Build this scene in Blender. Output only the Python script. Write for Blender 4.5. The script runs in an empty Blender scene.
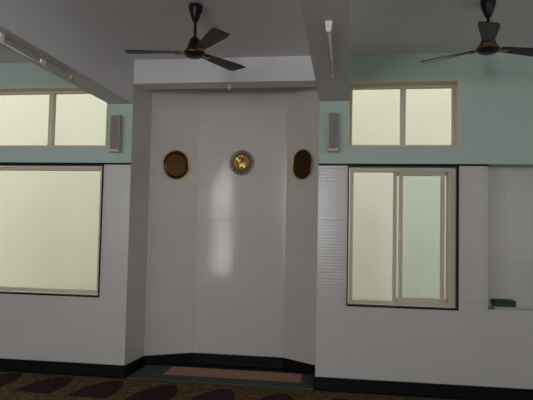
import bpy, bmesh, math, random
from mathutils import Vector, Matrix
random.seed(4)
SC = bpy.context.scene
COL = SC.collection
PI = math.pi

# ------------------------------------------------------------------ materials
def new_mat(name):
    m = bpy.data.materials.new(name); m.use_nodes = True
    return m, m.node_tree, m.node_tree.nodes['Principled BSDF']

def noise_mix(nt, bsdf, c1, c2, scale, detail=4, coord='Object'):
    tc = nt.nodes.new('ShaderNodeTexCoord'); n = nt.nodes.new('ShaderNodeTexNoise')
    n.inputs['Scale'].default_value = scale; n.inputs['Detail'].default_value = detail
    nt.links.new(tc.outputs[coord], n.inputs['Vector'])
    mx = nt.nodes.new('ShaderNodeMix'); mx.data_type = 'RGBA'
    mx.inputs[6].default_value = (*c1, 1); mx.inputs[7].default_value = (*c2, 1)
    nt.links.new(n.outputs['Fac'], mx.inputs[0])
    nt.links.new(mx.outputs[2], bsdf.inputs['Base Color'])
    return n

def mat(name, c, rough=.5, metal=0., vary=.06, scale=18., bump=0., coord='Object', spec=.5):
    m, nt, b = new_mat(name)
    b.inputs['Roughness'].default_value = rough; b.inputs['Metallic'].default_value = metal
    b.inputs['Specular IOR Level'].default_value = spec
    n = noise_mix(nt, b, [v*(1-vary) for v in c], [min(1, v*(1+vary)) for v in c], scale, coord=coord)
    if bump:
        bp = nt.nodes.new('ShaderNodeBump'); bp.inputs['Strength'].default_value = bump
        bp.inputs['Distance'].default_value = .002
        nt.links.new(n.outputs['Fac'], bp.inputs['Height']); nt.links.new(bp.outputs['Normal'], b.inputs['Normal'])
    return m

def tile_mat(name, c, rough, rib):
    """glazed wall tile 25 x 37.5 cm with hairline joints and fine horizontal ribs; reads the metre UVs"""
    m, nt, b = new_mat(name); L = nt.links.new
    tc = nt.nodes.new('ShaderNodeTexCoord')
    br = nt.nodes.new('ShaderNodeTexBrick'); br.offset = 0; br.squash = 1
    br.inputs['Scale'].default_value = 1; br.inputs['Brick Width'].default_value = .255
    br.inputs['Row Height'].default_value = .375; br.inputs['Mortar Size'].default_value = .0022
    br.inputs['Mortar Smooth'].default_value = .3; br.inputs['Bias'].default_value = 0
    br.inputs['Color1'].default_value = (*[v*.98 for v in c], 1); br.inputs['Color2'].default_value = (*[min(1, v*1.012) for v in c], 1)
    br.inputs['Mortar'].default_value = (*[v*.88 for v in c], 1)
    L(tc.outputs['UV'], br.inputs['Vector']); L(br.outputs['Color'], b.inputs['Base Color'])
    wv = nt.nodes.new('ShaderNodeTexWave'); wv.wave_type = 'BANDS'; wv.bands_direction = 'Y'; wv.wave_profile = 'SIN'
    wv.inputs['Scale'].default_value = 2*PI/.03/20; wv.inputs['Distortion'].default_value = 0
    L(tc.outputs['UV'], wv.inputs['Vector'])
    b1 = nt.nodes.new('ShaderNodeBump'); b1.inputs['Strength'].default_value = rib; b1.inputs['Distance'].default_value = .003
    L(wv.outputs['Fac'], b1.inputs['Height'])
    b2 = nt.nodes.new('ShaderNodeBump'); b2.inputs['Strength'].default_value = .5; b2.inputs['Distance'].default_value = .002; b2.invert = True
    L(br.outputs['Fac'], b2.inputs['Height']); L(b1.outputs['Normal'], b2.inputs['Normal'])
    L(b2.outputs['Normal'], b.inputs['Normal'])
    b.inputs['Roughness'].default_value = rough
    return m

M = {}
M['tile'] = tile_mat('glazed_white_tile', (.60, .59, .57), .20, .16)
M['niche_tile'] = tile_mat('glazed_beige_tile', (.63, .60, .555), .06, .19)
M['mint'] = mat('mint_paint', (.48, .62, .56), .65, vary=.03, scale=6, bump=.08)
M['ceiling'] = mat('ceiling_paint', (.85, .845, .865), .8, vary=.02, scale=5, bump=.08)
M['beam'] = mat('beam_paint', (.76, .76, .78), .7, vary=.02, scale=5, bump=.08)
M['plaster'] = mat('white_plaster', (.82, .81, .79), .75, vary=.03, scale=5)
M['outdoor'] = mat('outdoor_wall_paint', (.77, .745, .61), .8, vary=.02, scale=3)
M['earth'] = mat('outdoor_ground', (.42, .40, .36), .9, vary=.2, scale=4)
M['granite'] = mat('black_granite', (.008, .007, .008), .4, vary=.5, scale=120, spec=.15)
M['cream'] = mat('cream_window_paint', (.70, .63, .48), .45, vary=.04, scale=8)
M['alu'] = mat('beige_aluminium', (.61, .55, .44), .35, metal=0, vary=.04, scale=8)
M['marble'] = mat('white_marble', (.66, .66, .66), .25, vary=.06, scale=9)
M['fan_brown'] = mat('dark_brown_enamel', (.012, .008, .007), .35, vary=.2, scale=12, spec=.3)
M['gold'] = mat('gold_trim', (.38, .20, .05), .35, metal=1, vary=.1, scale=20)
M['brass'] = mat('polished_brass', (.50, .29, .08), .28, metal=1, vary=.25, scale=25, bump=.15)
M["brass_dark"] = mat("aged_bronze", (.085, .042, .015), .34, metal=.85, vary=.6, scale=38, bump=.6)
M['brass_red'] = mat('copper_brown', (.15, .06, .02), .35, metal=.9, vary=.4, scale=30, bump=.2)
M['brass_bright'] = mat('bright_brass', (.85, .70, .33), .22, metal=1, vary=.05, scale=20)
M['white_plastic'] = mat('white_plastic', (.80, .80, .78), .4, vary=.02)
M['batten'] = mat('grey_batten_enamel', (.42, .41, .37), .4, vary=.04)
M['lamp_glass'] = mat('unlit_tube_glass', (.72, .69, .58), .15, vary=.02)
M['holder'] = mat('yellowed_holder_plastic', (.44, .41, .24), .45, vary=.1)
M['speaker_grey'] = mat('speaker_case_grey', (.48, .43, .38), .5, vary=.04)
M['speaker_cream'] = mat('speaker_bracket_cream', (.62, .55, .45), .5, vary=.04)
M['book_green'] = mat('dark_green_cloth', (.018, .065, .012), .7, vary=.2, scale=50, bump=.2)
M['book_pale'] = mat('pale_lilac_cover', (.42, .40, .44), .6, vary=.1, scale=40)
M['paper'] = mat('page_edges', (.58, .52, .40), .8, vary=.1, scale=60)

M['ray_brown'] = mat('dark_brown_lacquer', (.045, .018, .008), .5, vary=.2)
M['brass_olive'] = mat('tarnished_olive_brass', (.115, .068, .020), .34, metal=1, vary=.5, scale=22, bump=.4)
def grille_mat():
    m, nt, b = new_mat('speaker_grille'); L = nt.links.new
    tc = nt.nodes.new('ShaderNodeTexCoord'); wv = nt.nodes.new('ShaderNodeTexWave')
    wv.bands_direction = 'X'; wv.inputs['Scale'].default_value = 24
    L(tc.outputs['Object'], wv.inputs['Vector'])
    mx = nt.nodes.new('ShaderNodeMix'); mx.data_type = 'RGBA'
    mx.inputs[6].default_value = (.17, .145, .14, 1); mx.inputs[7].default_value = (.30, .27, .26, 1)
    L(wv.outputs['Fac'], mx.inputs[0]); L(mx.outputs[2], b.inputs['Base Color'])
    b.inputs['Roughness'].default_value = .55
    return m
M['grille'] = grille_mat()

def glass_mat(name, tint, refl=.06):
    m = bpy.data.materials.new(name); m.use_nodes = True; nt = m.node_tree; nt.nodes.clear(); L = nt.links.new
    out = nt.nodes.new('ShaderNodeOutputMaterial'); mx = nt.nodes.new('ShaderNodeMixShader')
    tr = nt.nodes.new('ShaderNodeBsdfTransparent'); gl = nt.nodes.new('ShaderNodeBsdfGlossy')
    lw = nt.nodes.new('ShaderNodeLayerWeight'); lw.inputs['Blend'].default_value = .25
    ml = nt.nodes.new('ShaderNodeMath'); ml.operation = 'MULTIPLY'; ml.inputs[1].default_value = refl*8
    n = nt.nodes.new('ShaderNodeTexNoise'); n.inputs['Scale'].default_value = 3
    c = nt.nodes.new('ShaderNodeMix'); c.data_type = 'RGBA'
    c.inputs[6].default_value = (*[t*.98 for t in tint], 1); c.inputs[7].default_value = (*tint, 1)
    L(n.outputs['Fac'], c.inputs[0]); L(c.outputs[2], tr.inputs['Color'])
    gl.inputs['Roughness'].default_value = .03
    L(lw.outputs['Fresnel'], ml.inputs[0]); L(ml.outputs[0], mx.inputs[0])
    L(tr.outputs[0], mx.inputs[1]); L(gl.outputs[0], mx.inputs[2]); L(mx.outputs[0], out.inputs['Surface'])
    return m
M['glass_clear'] = glass_mat('clear_glass', (.97, .98, .95), .03)
M['glass_green'] = glass_mat('greenish_glass', (.95, .980, .974), .04)

def node_math(nt, op, a, b=None, c=None):
    n = nt.nodes.new('ShaderNodeMath'); n.operation = op
    for i, v in enumerate((a, b, c)):
        if v is None: continue
        if isinstance(v, (int, float)): n.inputs[i].default_value = v
        else: nt.links.new(v, n.inputs[i])
    return n.outputs[0]

def carpet_mat():
    """rows of dark arches on a mottled golden brown ground, one arch every 54.5 cm"""
    m, nt, b = new_mat('prayer_carpet_pile'); L = nt.links.new
    tc = nt.nodes.new('ShaderNodeTexCoord'); sp = nt.nodes.new('ShaderNodeSeparateXYZ')
    wn = nt.nodes.new('ShaderNodeTexNoise'); wn.inputs['Scale'].default_value = 60; wn.inputs['Detail'].default_value = 3
    L(tc.outputs['Object'], wn.inputs['Vector']); L(tc.outputs['Object'], sp.inputs[0])
    mt = lambda *a: node_math(nt, *a)
    wob = mt('MULTIPLY', mt('SUBTRACT', wn.outputs['Fac'], .5), .03)
    x0 = mt('ADD', sp.outputs['X'], wob); y0 = mt('ADD', sp.outputs['Y'], wob)
    x = mt('SUBTRACT', x0, mt('MULTIPLY', mt('ADD', y0, .15), .12)); y = mt('ADD', y0, mt('MULTIPLY', mt('ADD', x0, 2.7), .05))
    xs = mt('ADD', x, 3.26+.545*20.5)
    cell = mt('SUBTRACT', mt('MODULO', xs, .545), .2725)
    ax = mt('ABSOLUTE', cell)
    t = mt('MODULO', mt('SUBTRACT', 20*1.15-.155, y), 1.15)          # distance from the tip towards the room
    w = mt('MINIMUM', mt('MULTIPLY', mt('POWER', mt('MAXIMUM', t, 0.0), .45), .31), .185)
    ins = mt('LESS_THAN', ax, w)
    row = mt('LESS_THAN', t, .56)
    arch = mt('MULTIPLY', ins, row)
    n2 = nt.nodes.new('ShaderNodeTexNoise'); n2.inputs['Scale'].default_value = 34; n2.inputs['Detail'].default_value = 5
    L(tc.outputs['Object'], n2.inputs['Vector'])
    rp = nt.nodes.new('ShaderNodeValToRGB'); rp.color_ramp.elements[0].position = .38; rp.color_ramp.elements[1].position = .62
    rp.color_ramp.elements[0].color = (.070, .038, .024, 1); rp.color_ramp.elements[1].color = (.175, .122, .060, 1)
    L(n2.outputs['Fac'], rp.inputs['Fac'])
    mx = nt.nodes.new('ShaderNodeMix'); mx.data_type = 'RGBA'
    mx.inputs[7].default_value = (.046, .017, .021, 1)
    L(arch, mx.inputs[0]); L(rp.outputs['Color'], mx.inputs[6]); L(mx.outputs[2], b.inputs['Base Color'])
    b.inputs['Roughness'].default_value = .95; b.inputs['Specular IOR Level'].default_value = .1
    bp = nt.nodes.new('ShaderNodeBump'); bp.inputs['Strength'].default_value = .5; bp.inputs['Distance'].default_value = .004
    L(wn.outputs['Fac'], bp.inputs['Height']); L(bp.outputs['Normal'], b.inputs['Normal'])
    return m
M['carpet'] = carpet_mat()

def mat_field():
    m, nt, b = new_mat('mat_pink_weave'); L = nt.links.new
    tc = nt.nodes.new('ShaderNodeTexCoord'); ck = nt.nodes.new('ShaderNodeTexChecker')
    ck.inputs['Scale'].default_value = 1/.035
    ck.inputs['Color1'].default_value = (.50, .25, .20, 1); ck.inputs['Color2'].default_value = (.28, .21, .16, 1)
    L(tc.outputs['Object'], ck.inputs['Vector']); L(ck.outputs['Color'], b.inputs['Base Color'])
    b.inputs['Roughness'].default_value = .9; b.inputs['Specular IOR Level'].default_value = .1
    return m
M['mat_pink'] = mat_field()
M['mat_teal'] = mat('mat_teal_weave', (.072, .090, .082), .9, vary=.3, scale=40, bump=.3, spec=.1)

# ------------------------------------------------------------------ mesh helpers
def link(name, bm, mats, parent=None, smooth=False, bevel=0.):
    bmesh.ops.recalc_face_normals(bm, faces=bm.faces)
    me = bpy.data.meshes.new(name); bm.to_mesh(me); bm.free()
    for mm in (mats if isinstance(mats, (list, tuple)) else [mats]): me.materials.append(mm)
    if smooth:
        for p in me.polygons: p.use_smooth = True
    o = bpy.data.objects.new(name, me); COL.objects.link(o)
    if parent: o.parent = parent
    if bevel:
        bv = o.modifiers.new('bevel', 'BEVEL'); bv.width = bevel; bv.segments = 2; bv.limit_method = 'ANGLE'
    return o

def tag(o, label, cat, group=None, kind=None):
    o['label'] = label; o['category'] = cat
    if group: o['group'] = group
    if kind: o['kind'] = kind
    return o

def empty(name, loc, rz=0, rx=0):
    o = bpy.data.objects.new(name, None); COL.objects.link(o)
    o.location = loc; o.rotation_euler = (rx, 0, rz); o.empty_display_size = .1
    return o

def box(bm, x0, x1, y0, y1, z0, z1, mi=0):
    v = [bm.verts.new((x, y, z)) for x in (x0, x1) for y in (y0, y1) for z in (z0, z1)]
    for f in ((0, 1, 3, 2), (4, 6, 7, 5), (0, 4, 5, 1), (2, 3, 7, 6), (0, 2, 6, 4), (1, 5, 7, 3)):
        bm.faces.new([v[i] for i in f]).material_index = mi
    return bm

def boxes(*bs):
    bm = bmesh.new()
    for b in bs: box(bm, *b)
    return bm

def lathe(bm, prof, n=32, axis='Z', c=(0, 0, 0), ring=False):
    """profile [(radius, height)], closed at both ends"""
    rings = []
    for r, h in prof:
        loop = []
        for i in range(n):
            a = 2*PI*i/n
            p = (r*math.cos(a), r*math.sin(a), h) if axis == 'Z' else (r*math.cos(a), -h, r*math.sin(a))
            loop.append(bm.verts.new((p[0]+c[0], p[1]+c[1], p[2]+c[2])))
        rings.append(loop)
    for a, b in zip(rings, rings[1:]+(rings[:1] if ring else [])):
        for i in range(n):
            bm.faces.new((a[i], a[(i+1) % n], b[(i+1) % n], b[i]))
    if not ring: bm.faces.new(rings[0]); bm.faces.new(rings[-1])
    return bm

def prism(bm, pts, z0, z1, mi=0):
    lo = [bm.verts.new((x, y, z0)) for x, y in pts]; hi = [bm.verts.new((x, y, z1)) for x, y in pts]
    n = len(pts)
    for i in range(n): bm.faces.new((lo[i], lo[(i+1) % n], hi[(i+1) % n], hi[i])).material_index = mi
    bm.faces.new(lo).material_index = mi; bm.faces.new(hi).material_index = mi
    return bm

def metre_uv(o, v0=.113, along=None):
    """UVs in metres: u along the face's horizontal direction, v up the wall"""
    me = o.data; uv = me.uv_layers.new(name='UVMap')
    for p in me.polygons:
        nrm = p.normal
        t = Vector((-nrm.y, nrm.x, 0))
        t = t.normalized() if t.length > .01 else Vector((1, 0, 0))
        if t.x < -.01: t = -t
        o0 = along(p.center) if along else Vector((0, 0, 0))
        for li in p.loop_indices:
            co = me.vertices[me.loops[li].vertex_index].co
            uv.data[li].uv = ((co-o0).dot(t), co.z-v0)

def wall_grid(name, xs, zs, holes, y0, y1, matfn, mats):
    """solid wall in the XZ plane with openings; shared inner faces left out"""
    xs = sorted(set(xs+[h[0] for h in holes]+[h[1] for h in holes])); zs = sorted(set(zs+[h[2] for h in holes]+[h[3] for h in holes]))
    def solid(i, k):
        if not (0 <= i < len(xs)-1 and 0 <= k < len(zs)-1): return False
        cx = (xs[i]+xs[i+1])/2; cz = (zs[k]+zs[k+1])/2
        return not any(h[0] < cx < h[1] and h[2] < cz < h[3] for h in holes)
    bm = bmesh.new(); V = {}
    def v(x, y, z):
        k = (round(x, 5), y, round(z, 5))
        if k not in V: V[k] = bm.verts.new((x, y, z))
        return V[k]
    def f(mi, *vs):
        bm.faces.new(vs).material_index = mi
    for i in range(len(xs)-1):
        for k in range(len(zs)-1):
            if not solid(i, k): continue
            a, b, c, d = xs[i], xs[i+1], zs[k], zs[k+1]; mi = matfn((a+b)/2, (c+d)/2)
            f(mi, v(a, y0, c), v(b, y0, c), v(b, y0, d), v(a, y0, d)); f(mi, v(a, y1, c), v(a, y1, d), v(b, y1, d), v(b, y1, c))
            if not solid(i-1, k): f(mi, v(a, y0, c), v(a, y0, d), v(a, y1, d), v(a, y1, c))
            if not solid(i+1, k): f(mi, v(b, y0, c), v(b, y1, c), v(b, y1, d), v(b, y0, d))
            if not solid(i, k-1): f(mi, v(a, y0, c), v(a, y1, c), v(b, y1, c), v(b, y0, c))
            if not solid(i, k+1): f(mi, v(a, y0, d), v(b, y0, d), v(b, y1, d), v(a, y1, d))
    return link(name, bm, mats)

# ------------------------------------------------------------------ dimensions (metres; front wall at y=0, camera at y=-5.4)
XL, XR, YB, H, T = -6.2, 4.6, -9.6, 3.236, .30
NL, NR = -2.19, -.27                      # niche mouth
NICHE = [(-2.19, 0), (-2.15, .44), (-1.68, .71), (-.66, .71), (-.29, .44), (-.27, 0)]
LINT = 2.988
BAND = 2.165                              # top of the tiled dado
UPR = (.013, 1.050, 2.330, 2.972)         # upper openings / lower openings: x0 x1 z0 z1
UPL = (-3.93, -2.462, 2.330, 2.972)
LOR = (.019, 1.045, .799, 2.145)
LOL = (-3.93, -2.487, .787, 2.145)
BACK = [(-4.1, -3.4, .95, 2.45), (-6.0, -4.75, 1.2, 2.95), (-1.75, -.75, 1.2, 2.95)]  # first inferred from the tile reflection, the others added for frontal fill
SIDE = [(-9.4, -7.9, .9, 2.9), (-5.4, -3.9, .9, 2.9)]  # unseen openings added so fill light reaches the left beam and ceiling
ALC = (1.312, 2.30, .801, BAND)

def structure(o, label, cat):
    return tag(o, label, cat, kind='structure')

# ------------------------------------------------------------------ room shell
w = wall_grid('wall_front', [XL, XR], [0, BAND, H], [UPR, UPL, LOR, LOL, ALC, (NL, NR, 0, H)], 0, T,
              lambda x, z: 0 if z < BAND else 1, [M['tile'], M['mint']])
metre_uv(w); structure(w, 'front wall tiled white below and painted mint green above, either side of the niche', 'wall')

def niche_wall():
    off = [(-2.49, .02), (-2.45, .60), (-1.76, 1.0), (-.58, 1.0), (-.02, .60), (.0, .31)]
    inner = NICHE; outer = [(-2.44, .302), (-2.44, .60), (-1.76, .96), (-.58, .96), (-.02, .60), (-.02, .302)]
    inner = [(-2.19, .30)]+NICHE[1:5]+[(-.27, .30)]
    # the first and last stretch run along the wall's own thickness
    inner[0] = (NICHE[0][0]+(NICHE[1][0]-NICHE[0][0])*.302/.44, .302); inner[-1] = (NICHE[5][0]+(NICHE[4][0]-NICHE[5][0])*.302/.44, .302)
    bm = bmesh.new(); n = len(inner)
    I0 = [bm.verts.new((x, y, 0)) for x, y in inner]; I1 = [bm.verts.new((x, y, H)) for x, y in inner]
    O0 = [bm.verts.new((x, y, 0)) for x, y in outer]; O1 = [bm.verts.new((x, y, H)) for x, y in outer]
    for i in range(n-1):
        bm.faces.new((I0[i], I0[i+1], I1[i+1], I1[i])); bm.faces.new((O0[i], O1[i], O1[i+1], O0[i+1]))
        bm.faces.new((I0[i], O0[i], O0[i+1], I0[i+1])); bm.faces.new((I1[i], I1[i+1], O1[i+1], O1[i]))
    bm.faces.new((I0[0], I1[0], O1[0], O0[0])); bm.faces.new((I0[-1], O0[-1], O1[-1], I1[-1]))
    return link('wall_niche', bm, M['niche_tile'])
w = niche_wall(); metre_uv(w, along=lambda c: Vector((-1.68, .71, 0)) if c.x < -.66 else Vector((-.66, .71, 0)))
structure(w, 'beige tiled walls of the three sided prayer niche between the two beams', 'wall')
# tile returns lining the niche mouth
for i, (a, b, s) in enumerate(((NICHE[0], NICHE[1], 1), (NICHE[5], NICHE[4], -1))):
    e = (a[0]+(b[0]-a[0])*.302/.44, .302)
    bm = prism(bmesh.new(), [a, e, (a[0]-s*.001, .302), (a[0]-s*.001, 0)], 0, H)
    o = link('wall_niche_return', bm, M['niche_tile']); metre_uv(o)
    structure(o, ('left' if s > 0 else 'right')+' tiled return at the mouth of the niche', 'wall')

o = link('wall_alcove', boxes((ALC[0]-.02, ALC[1]+.02, .26, .32, ALC[2]-.02, ALC[3]+.02)), M['tile']); metre_uv(o)
structure(o, 'white tiled back of the shallow wall alcove at right', 'wall')
o = link('trim_1', boxes((ALC[0], ALC[1], -.004, .26, ALC[2], ALC[2]+.014)), M['marble'], bevel=.003)
structure(o, 'thin marble sill along the bottom of the wall alcove', 'sill')

structure(link('floor', boxes((XL-.3, XR+.3, YB-.3, 1.0, -.15, 0)), M['granite']), 'dark floor under the prayer carpet and in the niche', 'floor')
structure(link('ceiling', boxes((XL-.3, XR+.3, YB-.3, 1.0, H, H+.15)), M['ceiling']), 'grey white painted ceiling the fans hang from', 'ceiling')
structure(link('wall_left', boxes((XL-.2, XL, YB, 0, 0, H)), M['plaster']), 'plain side wall far left of the hall', 'wall')
o = wall_grid('wall_right', [YB, 0], [0, H], SIDE, -.2, 0, lambda x, z: 0, [M['plaster']])
o.rotation_euler = (0, 0, PI/2); o.location = (XR, 0, 0)
structure(o, 'plain side wall far right of the hall', 'wall')
structure(wall_grid('wall_back', [XL, XR], [0, H], BACK, YB-.2, YB, lambda x, z: 0, [M['plaster']]), 'rear wall behind the viewer with a tall window and openings added for light', 'wall')

structure(link('beam_left', boxes((-2.445, NL, YB, 0, 2.777, H)), M['beam']), 'ceiling beam left of the niche carrying an unlit tube light', 'beam')
structure(link('beam_right', boxes((-.268, .004, YB, 0, 2.777, H)), M['beam']), 'ceiling beam right of the niche running toward the mint wall', 'beam')
structure(link('lintel', boxes((NL, -.268, -.002, .24, LINT, H)), M['ceiling']), 'white lintel across the top of the niche', 'beam')

# outdoors: the neighbour's pale wall and the ground between
structure(link('wall_outdoor', boxes((-14, 10, 3.5, 3.7, -.3, 4.7)), M['outdoor']), 'pale boundary wall seen through the windows', 'wall')
structure(link('ground_outdoor', boxes((-14, 10, .3, 3.5, -.4, -.3)), M['earth']), 'strip of bare ground outside the windows', 'ground')

# skirting
def skirting(name, pts, label):
    bm = bmesh.new(); t = .014
    def off(i):
        d = []
        for a, b in ((i-1, i), (i, i+1)):
            if a >= 0 and b < len(pts):
                e = Vector((pts[b][0]-pts[a][0], pts[b][1]-pts[a][1])).normalized(); d.append(Vector((e.y, -e.x)))
        n = sum(d, Vector((0, 0))).normalized(); k = t/max(.3, n.dot(d[0]))
        return (pts[i][0]+n.x*k, pts[i][1]+n.y*k)
    inn = [off(i) for i in range(len(pts))]
    n = len(pts)
    for i in range(n-1):
        q = [pts[i], pts[i+1], inn[i+1], inn[i]]
        prism(bm, q, 0, .113)
    bmesh.ops.remove_doubles(bm, verts=bm.verts, dist=1e-5)
    return structure(link(name, bm, M['granite']), label, 'skirting')
skirting('baseboard_left', [(XL, 0), (NL, 0)], 'black granite skirting below the left window')
skirting('baseboard_right', [(NR, 0), (XR, 0)], 'black granite skirting below the right window and alcove')
skirting('baseboard_niche', NICHE, 'black granite skirting around the inside of the niche')

# black strip between tile and paint
structure(link('trim_2', boxes((XL, NL, -.012, 0, 2.146, BAND)), M['granite']), 'black strip above the left window dividing tile from mint paint', 'trim')
structure(link('trim_3', boxes((NR, ALC[0], -.012, 0, 2.146, BAND)), M['granite']), 'black strip above the right window dividing tile from mint paint', 'trim')

# ------------------------------------------------------------------ windows
def frame_bm(x0, x1, z0, z1, y0, y1, w, wb=None, mull=(), mw=.052):
    wb = wb or w
    bs = [(x0, x0+w, y0, y1, z0, z1), (x1-w, x1, y0, y1, z0, z1), (x0+w, x1-w, y0, y1, z0, z0+wb), (x0+w, x1-w, y0, y1, z1-w, z1)]
    for m0 in mull: bs.append((m0-mw/2, m0+mw/2, y0, y1, z0+wb, z1-w))
    return boxes(*bs)

def upper_window(name, o, mull, label):
    x0, x1, z0, z1 = o
    r = empty(name, (0, 0, 0)); tag(r, label, 'window', 'clerestory windows above the black strip', 'structure')
    link('window_liner', frame_bm(x0, x1, z0, z1, -.006, .20, .012), M['cream'], r)
    link('window_frame', frame_bm(x0+.012, x1-.012, z0+.012, z1-.012, .13, .19, .026, None, [mull]), M['cream'], r, bevel=.003)
    for a, b in ((x0+.036, mull-.024), (mull+.024, x1-.036)):
        link('pane', boxes((a, b, .157, .162, z0+.036, z1-.036)), M['glass_clear'], r)
    return r
upper_window('window_1', UPL, -3.17, 'two pane high window with cream frame at left beside the beam')
upper_window('window_2', UPR, .545, 'two pane high window with cream frame at right above the sliding window')

def border(x0, x1, z0, z1, parent):
    link('border', frame_bm(x0-.004, x1+.004, z0-.004, z1+.004, -.010, .075, .013), M['granite'], parent)['label'] = 'black granite border'

# left: single large pane
r = empty('window_3', (0, 0, 0)); tag(r, 'large single pane lower left window with black border', 'window', None, 'structure')
x0, x1, z0, z1 = LOL
border(x0, x1, z0, z1, r)
link('window_frame', frame_bm(x0+.02, x1-.02, z0+.02, z1-.02, .05, .13, .035), M['cream'], r, bevel=.003)
link('pane', boxes((x0+.05, x1-.05, .088, .093, z0+.05, z1-.05)), M['glass_clear'], r)

# right: sliding window, both sashes pushed to the right
r = empty('window_4', (0, 0, 0)); tag(r, 'sliding window at right with both glazed sashes pushed right and left half open', 'window', None, 'structure')
x0, x1, z0, z1 = LOR
border(x0, x1, z0, z1, r)
link('window_frame', frame_bm(x0+.018, x1-.018, z0+.018, z1-.018, .035, .14, .034), M['alu'], r, bevel=.002)
def sash(a, b, y, w, name='sash'):
    s = link(name, frame_bm(a, b, z0+.048, z1-.048, y, y+.028, w), M['alu'], r, bevel=.003)
    link('pane', boxes((a+w-.006, b-w+.006, y+.012, y+.016, z0+.048+w-.006, z1-.048-w+.006)), M['glass_green'], s)
    return s
link('jamb', boxes((.960, .994, .036, .14, z0+.052, z1-.052)), M['alu'], r, bevel=.002)
s = sash(.505, .931, .055, .037)
link('latch', boxes((.509, .520, .043, .056, 1.43, 1.51)), M['white_plastic'], s, bevel=.003)
sash(.453, .990, .098, .036)

# ------------------------------------------------------------------ carpet and niche mat
o = link('prayer_carpet', boxes((XL+.02, XR-.02, YB+.05, -.115, 0, .012)), M['carpet'])
tag(o, 'golden brown prayer carpet with rows of dark maroon arches covering the floor', 'carpet')
o = empty('niche_mat', (0, 0, 0)); tag(o, 'teal bordered pink mat lying on the floor of the niche', 'mat')
P = [(-2.135, -.065), (-.292, -.065), (-.306, .41), (-.352, .445), (-2.085, .445), (-2.118, .42)]
link('border', prism(bmesh.new(), P, 0, .018), M['mat_teal'], o, bevel=.003)['label'] = 'teal border'
bm = bmesh.new(); q = [(-1.82, .43), (-1.82, .10)]
n = 56
for i in range(n):                                                # small teeth along the front edge
    xa = -1.82+1.40*i/n; xb = xa+1.40/n
    q += [(xa+.001, .10), (xa+.001, .125), ((xa+xb)/2, .125), ((xa+xb)/2, .10)] if i else [((xa+xb)/2, .10)]
q += [(-.42, .10), (-.42, .43)]
prism(bm, q, .0182, .0205)
link('field', bm, M['mat_pink'], o)['label'] = 'pink woven field'

# ------------------------------------------------------------------ ceiling fans
def make_fan(loc, a0, label):
    """hub at loc; canopy on the ceiling above it"""
    r = empty('ceiling_fan', loc); tag(r, label, 'ceiling fan', 'three blade ceiling fans')
    up = H-loc[2]
    bm = lathe(bmesh.new(), [(.012, up-.135), (.022, up-.125), (.035, up-.09), (.052, up-.04), (.056, up-.012), (.050, up-.001)], 28)
    link('canopy', bm, M['fan_brown'], r, True)
    link('downrod', lathe(bmesh.new(), [(.011, .07), (.011, up-.12)], 14), M['fan_brown'], r, True)
    bm = lathe(bmesh.new(), [(.010, -.040), (.045, -.037), (.070, -.026), (.082, -.008), (.083, .002), (.076, .014), (.060, .030), (.048, .065), (.036, .105), (.016, .125)], 36)
    link('motor_housing', bm, M['fan_brown'], r, True)
    bm = lathe(bmesh.new(), [(.0805, -.005), (.0855, -.004), (.0855, .003), (.0805, .004)], 36, ring=True)
    link('trim_ring', bm, M['gold'], r, True)['label'] = 'gold ring round the motor'
    for k in range(3):
        bl = bmesh.new(); N = 8
        top = []; R0, R1 = .10, .535
        for i in range(N+1):
            t = i/N; rr = R0+(R1-R0)*t
            hw = .034+.040*t
            if i == N: hw = .062
            for s in (-1, 1):
                z = .004+s*hw*-math.tan(math.radians(10))*(1-.3*t)
                x = rr-(.012*s if i >= N-1 else 0)
                top.append((x, s*hw, z))
        up_ = [bl.verts.new((x, y, z+.003)) for x, y, z in top]; dn = [bl.verts.new((x, y, z-.003)) for x, y, z in top]
        for i in range(N):
            a, b, c, d = 2*i, 2*i+1, 2*i+3, 2*i+2
            bl.faces.new((up_[a], up_[b], up_[c], up_[d])); bl.faces.new((dn[a], dn[d], dn[c], dn[b]))
            bl.faces.new((up_[a], up_[d], dn[d], dn[a])); bl.faces.new((up_[b], dn[b], dn[c], up_[c]))
        bl.faces.new((up_[0], dn[0], dn[1], up_[1])); bl.faces.new((up_[-2], up_[-1], dn[-1], dn[-2]))
        b = link('blade', bl, M['fan_brown'], r)
        b.rotation_euler = (0, 0, math.radians(a0[k]))
        br = bmesh.new()
        box(br, .07, .150, -.015, .015, -.008, -.001); box(br, .12, .155, -.028, .028, -.0085, -.0035)
        link('blade_bracket', br, M['gold'], b, bevel=.002)['label'] = 'gold bracket'
    return r
make_fan((-1.171, -1.325, 2.862), (-174, -54, 61), 'dark brown three blade ceiling fan with gold trim hanging before the niche')
make_fan((1.016, -1.217, 2.872), (142, 19, -103), 'dark brown three blade ceiling fan with gold trim hanging before the right window')

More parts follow.
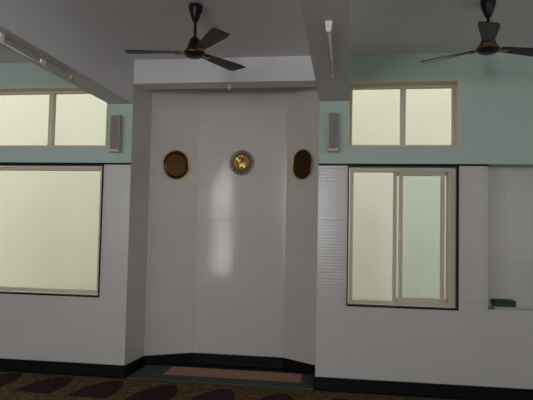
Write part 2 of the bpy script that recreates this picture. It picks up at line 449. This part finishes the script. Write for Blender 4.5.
# ------------------------------------------------------------------ tube lights under the beams
def tube_light(x, y0, label, L=1.10):
    r = empty('ceiling_tube_light', (x, y0, 2.777)); tag(r, label, 'tube light', 'tube lights under the beams')
    link('batten', boxes((-.007, .007, .03, L, -.016, 0)), M['batten'], r, bevel=.002)
    link('lamp_tube', lathe_y(.0065, .02, L-.02, (.004, -.056)), M['lamp_glass'], r, True)
    def holder(y, yy, a, b, h, m, lab):
        bm = bmesh.new()
        v = [bm.verts.new((sx*w, q, z)) for z, w in ((0, a), (-h, b)) for q in (y, yy) for sx in (-1, 1)]
        for f in ((0, 1, 3, 2), (4, 6, 7, 5), (0, 4, 5, 1), (2, 3, 7, 6), (0, 2, 6, 4), (1, 5, 7, 3)): bm.faces.new([v[i] for i in f])
        link('end_holder', bm, m, r, bevel=.004)['label'] = lab
    holder(-.012, .030, .023, .015, .068, M['white_plastic'], 'white end holder nearest the viewer')
    holder(L-.04, L, .012, .011, .066, M['holder'], 'yellowed end holder nearest the wall')
    link('starter', boxes((-.005, .011, .50, .56, -.050, -.016)), M['white_plastic'], r, bevel=.003)
    return r
def lathe_y(rad, ya, yb, c):
    bm = bmesh.new(); bmesh.ops.create_cone(bm, cap_ends=True, segments=16, radius1=rad, radius2=rad, depth=yb-ya)
    bmesh.ops.rotate(bm, verts=bm.verts, matrix=Matrix.Rotation(PI/2, 3, 'X'))
    bmesh.ops.translate(bm, verts=bm.verts, vec=(c[0], (ya+yb)/2, c[1]))
    return bm
tube_light(-2.285, -2.09, 'unlit slim tube light under the left beam', 1.0)
tube_light(-.118, -2.11, 'unlit slim tube light under the right beam')

# ------------------------------------------------------------------ column speakers
def speaker(x, z0, rz, label):
    r = empty('column_speaker', (x, -.0, z0), 0); tag(r, label, 'speaker', 'column speakers on the mint wall')
    h = .375; piv = Matrix.Rotation(rz, 4, 'Z')
    def put(o): o.matrix_local = Matrix.Translation((0, -.068, 0)) @ piv; return o
    bm = prism(bmesh.new(), [(-.036, .042), (.036, .042), (.050, .0), (.046, -.034), (-.046, -.034), (-.050, .0)], .012, h)
    put(link('cabinet', bm, M['speaker_grey'], r, bevel=.004))
    put(link('grille', boxes((-.040, .040, -.040, -.034, .026, h-.014)), M['grille'], r, bevel=.003))['label'] = 'dark slotted grille'
    put(link('end_cap', prism(bmesh.new(), [(-.040, .046), (.040, .046), (.055, .0), (.050, -.042), (-.050, -.042), (-.055, .0)], -.006, .012), M['speaker_cream'], r, bevel=.003))['label'] = 'cream bottom cap'
    for z in (.06, .25): link('bracket', boxes((-.022, .022, -.030, 0, z, z+.06)), M['speaker_cream'], r)
    return r
speaker(-2.338, 2.272, 0, 'grey column speaker on the mint wall left of the niche')
speaker(-.128, 2.278, 0, 'grey column speaker on the mint wall right of the niche under the beam')

# ------------------------------------------------------------------ brass wall plates
def plate(x, y, z, ang, rad, label, sx=1):
    r = empty('wall_plate', (x, y, z), ang); r.scale = (sx, 1, 1.03); tag(r, label, 'wall plate', 'brass plates in the niche')
    k = rad/.166
    bm = lathe(bmesh.new(), [(.148*k, .002), (.154*k, .006), (.163*k, .020), (.166*k, .026), (.162*k, .030), (.155*k, .024), (.149*k, .013), (.145*k, .010)], 48, 'Y', ring=True)
    link('rim', bm, M['brass'], r, True)['label'] = 'gold rim'
    bm = lathe(bmesh.new(), [(.147*k, .001), (.147*k, .012), (.115*k, .008), (.085*k, .0085), (.045*k, .009), (.012*k, .010)], 48, 'Y')
    link('dish', bm, M['brass_dark'], r, True)['label'] = 'dark bronze engraved dish'
    return r
aL = math.atan2(.27, .47); aR = math.atan2(-.27, .37)
def wallpt(P, Q, x): return P[1]+(Q[1]-P[1])*(x-P[0])/(Q[0]-P[0])
xl = -1.900; plate(xl, wallpt(NICHE[1], NICHE[2], xl), 2.212, aL, .160, 'round dark bronze plate with gold rim on the left angled niche wall', .94)
xr = -.462; plate(xr, wallpt(NICHE[3], NICHE[4], xr), 2.221, aR, .160, 'round dark bronze plate with gold rim on the right angled niche wall', .90)

r = empty('sunburst_plaque', (-1.168, .71, 2.252)); tag(r, 'small gold sunburst plaque with toothed rim in the middle of the niche wall', 'wall plaque')
link('backing', lathe(bmesh.new(), [(.100, .001), (.102, .006), (.100, .010), (.095, .011)], 48, 'Y'), M['brass_red'], r, True)
link('disc', lathe(bmesh.new(), [(.099, .010), (.099, .016), (.094, .021), (.086, .018), (.050, .022), (.012, .024)], 48, 'Y'), M['brass_olive'], r, True)
for k in range(30):
    a = 2*PI*k/30; bm = bmesh.new()
    box(bm, .094, .143, -.014, -.001, -.0078, .0078)
    for v in bm.verts:
        if v.co.x > .12: v.co.z *= .85
    o = link('ray', bm, M['ray_brown'], r); o.rotation_euler = (0, -a, 0)
def stroke(name, pts, wd):
    bm = bmesh.new()
    for (ax, az), (bx, bz) in zip(pts, pts[1:]):
        d = Vector((bx-ax, bz-az)); n = Vector((-d.y, d.x)).normalized()*wd/2
        c = [(ax+n.x, az+n.y), (bx+n.x*.6, bz+n.y*.6), (bx-n.x*.6, bz-n.y*.6), (ax-n.x, az-n.y)]
        lo = [bm.verts.new((p[0], -.020, p[1])) for p in c]; hi = [bm.verts.new((p[0]*.98, -.030, p[1]*.98)) for p in c]
        for i in range(4): bm.faces.new((lo[i], lo[(i+1) % 4], hi[(i+1) % 4], hi[i]))
        bm.faces.new(hi); bm.faces.new(lo)
    o = link(name, bm, M['brass_bright'], r); o['label'] = 'bright raised stroke'
stroke('raised_stroke', [(-.060, .052), (-.030, .022), (-.022, .000)], .020)
stroke('raised_stroke', [(-.028, .006), (-.012, .040)], .014)
stroke('raised_stroke', [(-.012, -.020), (.014, -.026), (.040, -.052)], .022)
stroke('raised_stroke', [(-.014, -.014), (-.014, -.048)], .016)
stroke('raised_stroke', [(.004, -.040), (.026, -.006)], .014)
stroke('raised_stroke', [(-.006, .076), (.012, .080)], .012)

# ------------------------------------------------------------------ small things
r = empty('ceiling_lamp_holder', (-1.196, .085, LINT)); tag(r, 'small white empty lamp holder under the lintel of the niche', 'lamp holder')
link('rose', lathe(bmesh.new(), [(.024, 0), (.024, -.010), (.018, -.014)], 24), M['white_plastic'], r, True)
link('socket', lathe(bmesh.new(), [(.015, -.012), (.017, -.020), (.017, -.046), (.013, -.050)], 24), M['white_plastic'], r, True)

def book(x, y, z, L, D, Hh, rz, cover, label, name='book'):
    r = empty(name, (x, y, z), rz); tag(r, label, 'book', 'books in the alcove')
    t = .005
    c = boxes((-L/2, L/2, -D/2, D/2, 0, t), (-L/2, L/2, -D/2, D/2, Hh-t, Hh), (-L/2, L/2, -D/2, -D/2+t, t, Hh-t), (-L/2, -L/2+t, -D/2+t, D/2, t, Hh-t))
    link('cover', c, cover, r, bevel=.0015)
    link('pages', boxes((-L/2+t, L/2-.005, -D/2+t, D/2-.006, t, Hh-t)), M['paper'], r)
book(1.478, .10, .815, .200, .15, .026, 0, M['book_pale'], 'thin pale book lying at the bottom on the alcove sill')
book(1.472, .10, .841, .185, .15, .056, math.radians(2), M['book_green'], 'thick dark green book lying on top of the pale one in the alcove')

# ------------------------------------------------------------------ light
W = bpy.data.worlds.new('sky'); SC.world = W; W.use_nodes = True
nt = W.node_tree; bg = nt.nodes['Background']
tc = nt.nodes.new('ShaderNodeTexCoord'); sp = nt.nodes.new('ShaderNodeSeparateXYZ'); rp = nt.nodes.new('ShaderNodeValToRGB')
rp.color_ramp.elements[0].color = (.86, .86, .84, 1); rp.color_ramp.elements[1].color = (.94, .96, 1, 1)
nt.links.new(tc.outputs['Generated'], sp.inputs[0]); nt.links.new(sp.outputs['Z'], rp.inputs['Fac']); nt.links.new(rp.outputs['Color'], bg.inputs['Color'])
bg.inputs['Strength'].default_value = 1.6

TILT = math.radians(48)                   # lamps tipped upward to brighten the ceiling and beams
def daylight(name, h, power, side=False, col=(.985, .99, 1.0)):  # area lamp set outside an opening, in place of daylight
    l = bpy.data.lights.new(name, 'AREA'); l.shape = 'RECTANGLE'; l.size = h[1]-h[0]; l.size_y = h[3]-h[2]; l.energy = power; l.color = col
    o = bpy.data.objects.new(name, l); COL.objects.link(o)
    if side: o.location = (XR+.55, (h[0]+h[1])/2, (h[2]+h[3])/2); o.rotation_euler = (PI/2+TILT, 0, PI/2)   # shines along -x
    else: o.location = ((h[0]+h[1])/2, YB-.55, (h[2]+h[3])/2); o.rotation_euler = (PI/2+TILT, 0, 0)    # shines along +y into the hall
    return o
daylight('tall_window_daylight', BACK[0], 46)  # lamp for the tall rear window mirrored in the niche tiles
for h, pw in zip(BACK[1:], (62, 160)): daylight('rear_fill_light', h, pw)  # added fill lamps at unseen rear openings, lighting the front wall and lintel
for h, pw in zip(SIDE, (58, 22)): daylight('side_fill_light', h, pw, True)  # added fill lamps at unseen side openings, lifting beam and ceiling

# ------------------------------------------------------------------ camera
cam = bpy.data.cameras.new('camera'); cam.sensor_width = 36; cam.lens = 553.24/533*36; cam.clip_start = .05
co = bpy.data.objects.new('camera', cam); COL.objects.link(co)
yaw, p, ro = (math.radians(v) for v in (8.1953637, 2.90318742, 1.17055548))
f = Vector((-math.sin(yaw)*math.cos(p), math.cos(yaw)*math.cos(p), math.sin(p)))
rt = Vector((math.cos(yaw), math.sin(yaw), 0)); up = rt.cross(f)
X = math.cos(ro)*rt+math.sin(ro)*up; Y = -math.sin(ro)*rt+math.cos(ro)*up
co.matrix_world = Matrix(((X.x, Y.x, -f.x, 0), (X.y, Y.y, -f.y, -5.4), (X.z, Y.z, -f.z, 1.525), (0, 0, 0, 1)))
SC.camera = co

vs = SC.view_settings
vs.view_transform = 'Standard'; vs.look = 'None'; vs.exposure = 0; vs.gamma = 1; vs.use_curve_mapping = False
SC.cycles.use_denoising = True
SC.cycles.max_bounces = 10; SC.cycles.diffuse_bounces = 6
SC.cycles.caustics_reflective = False; SC.cycles.caustics_refractive = False
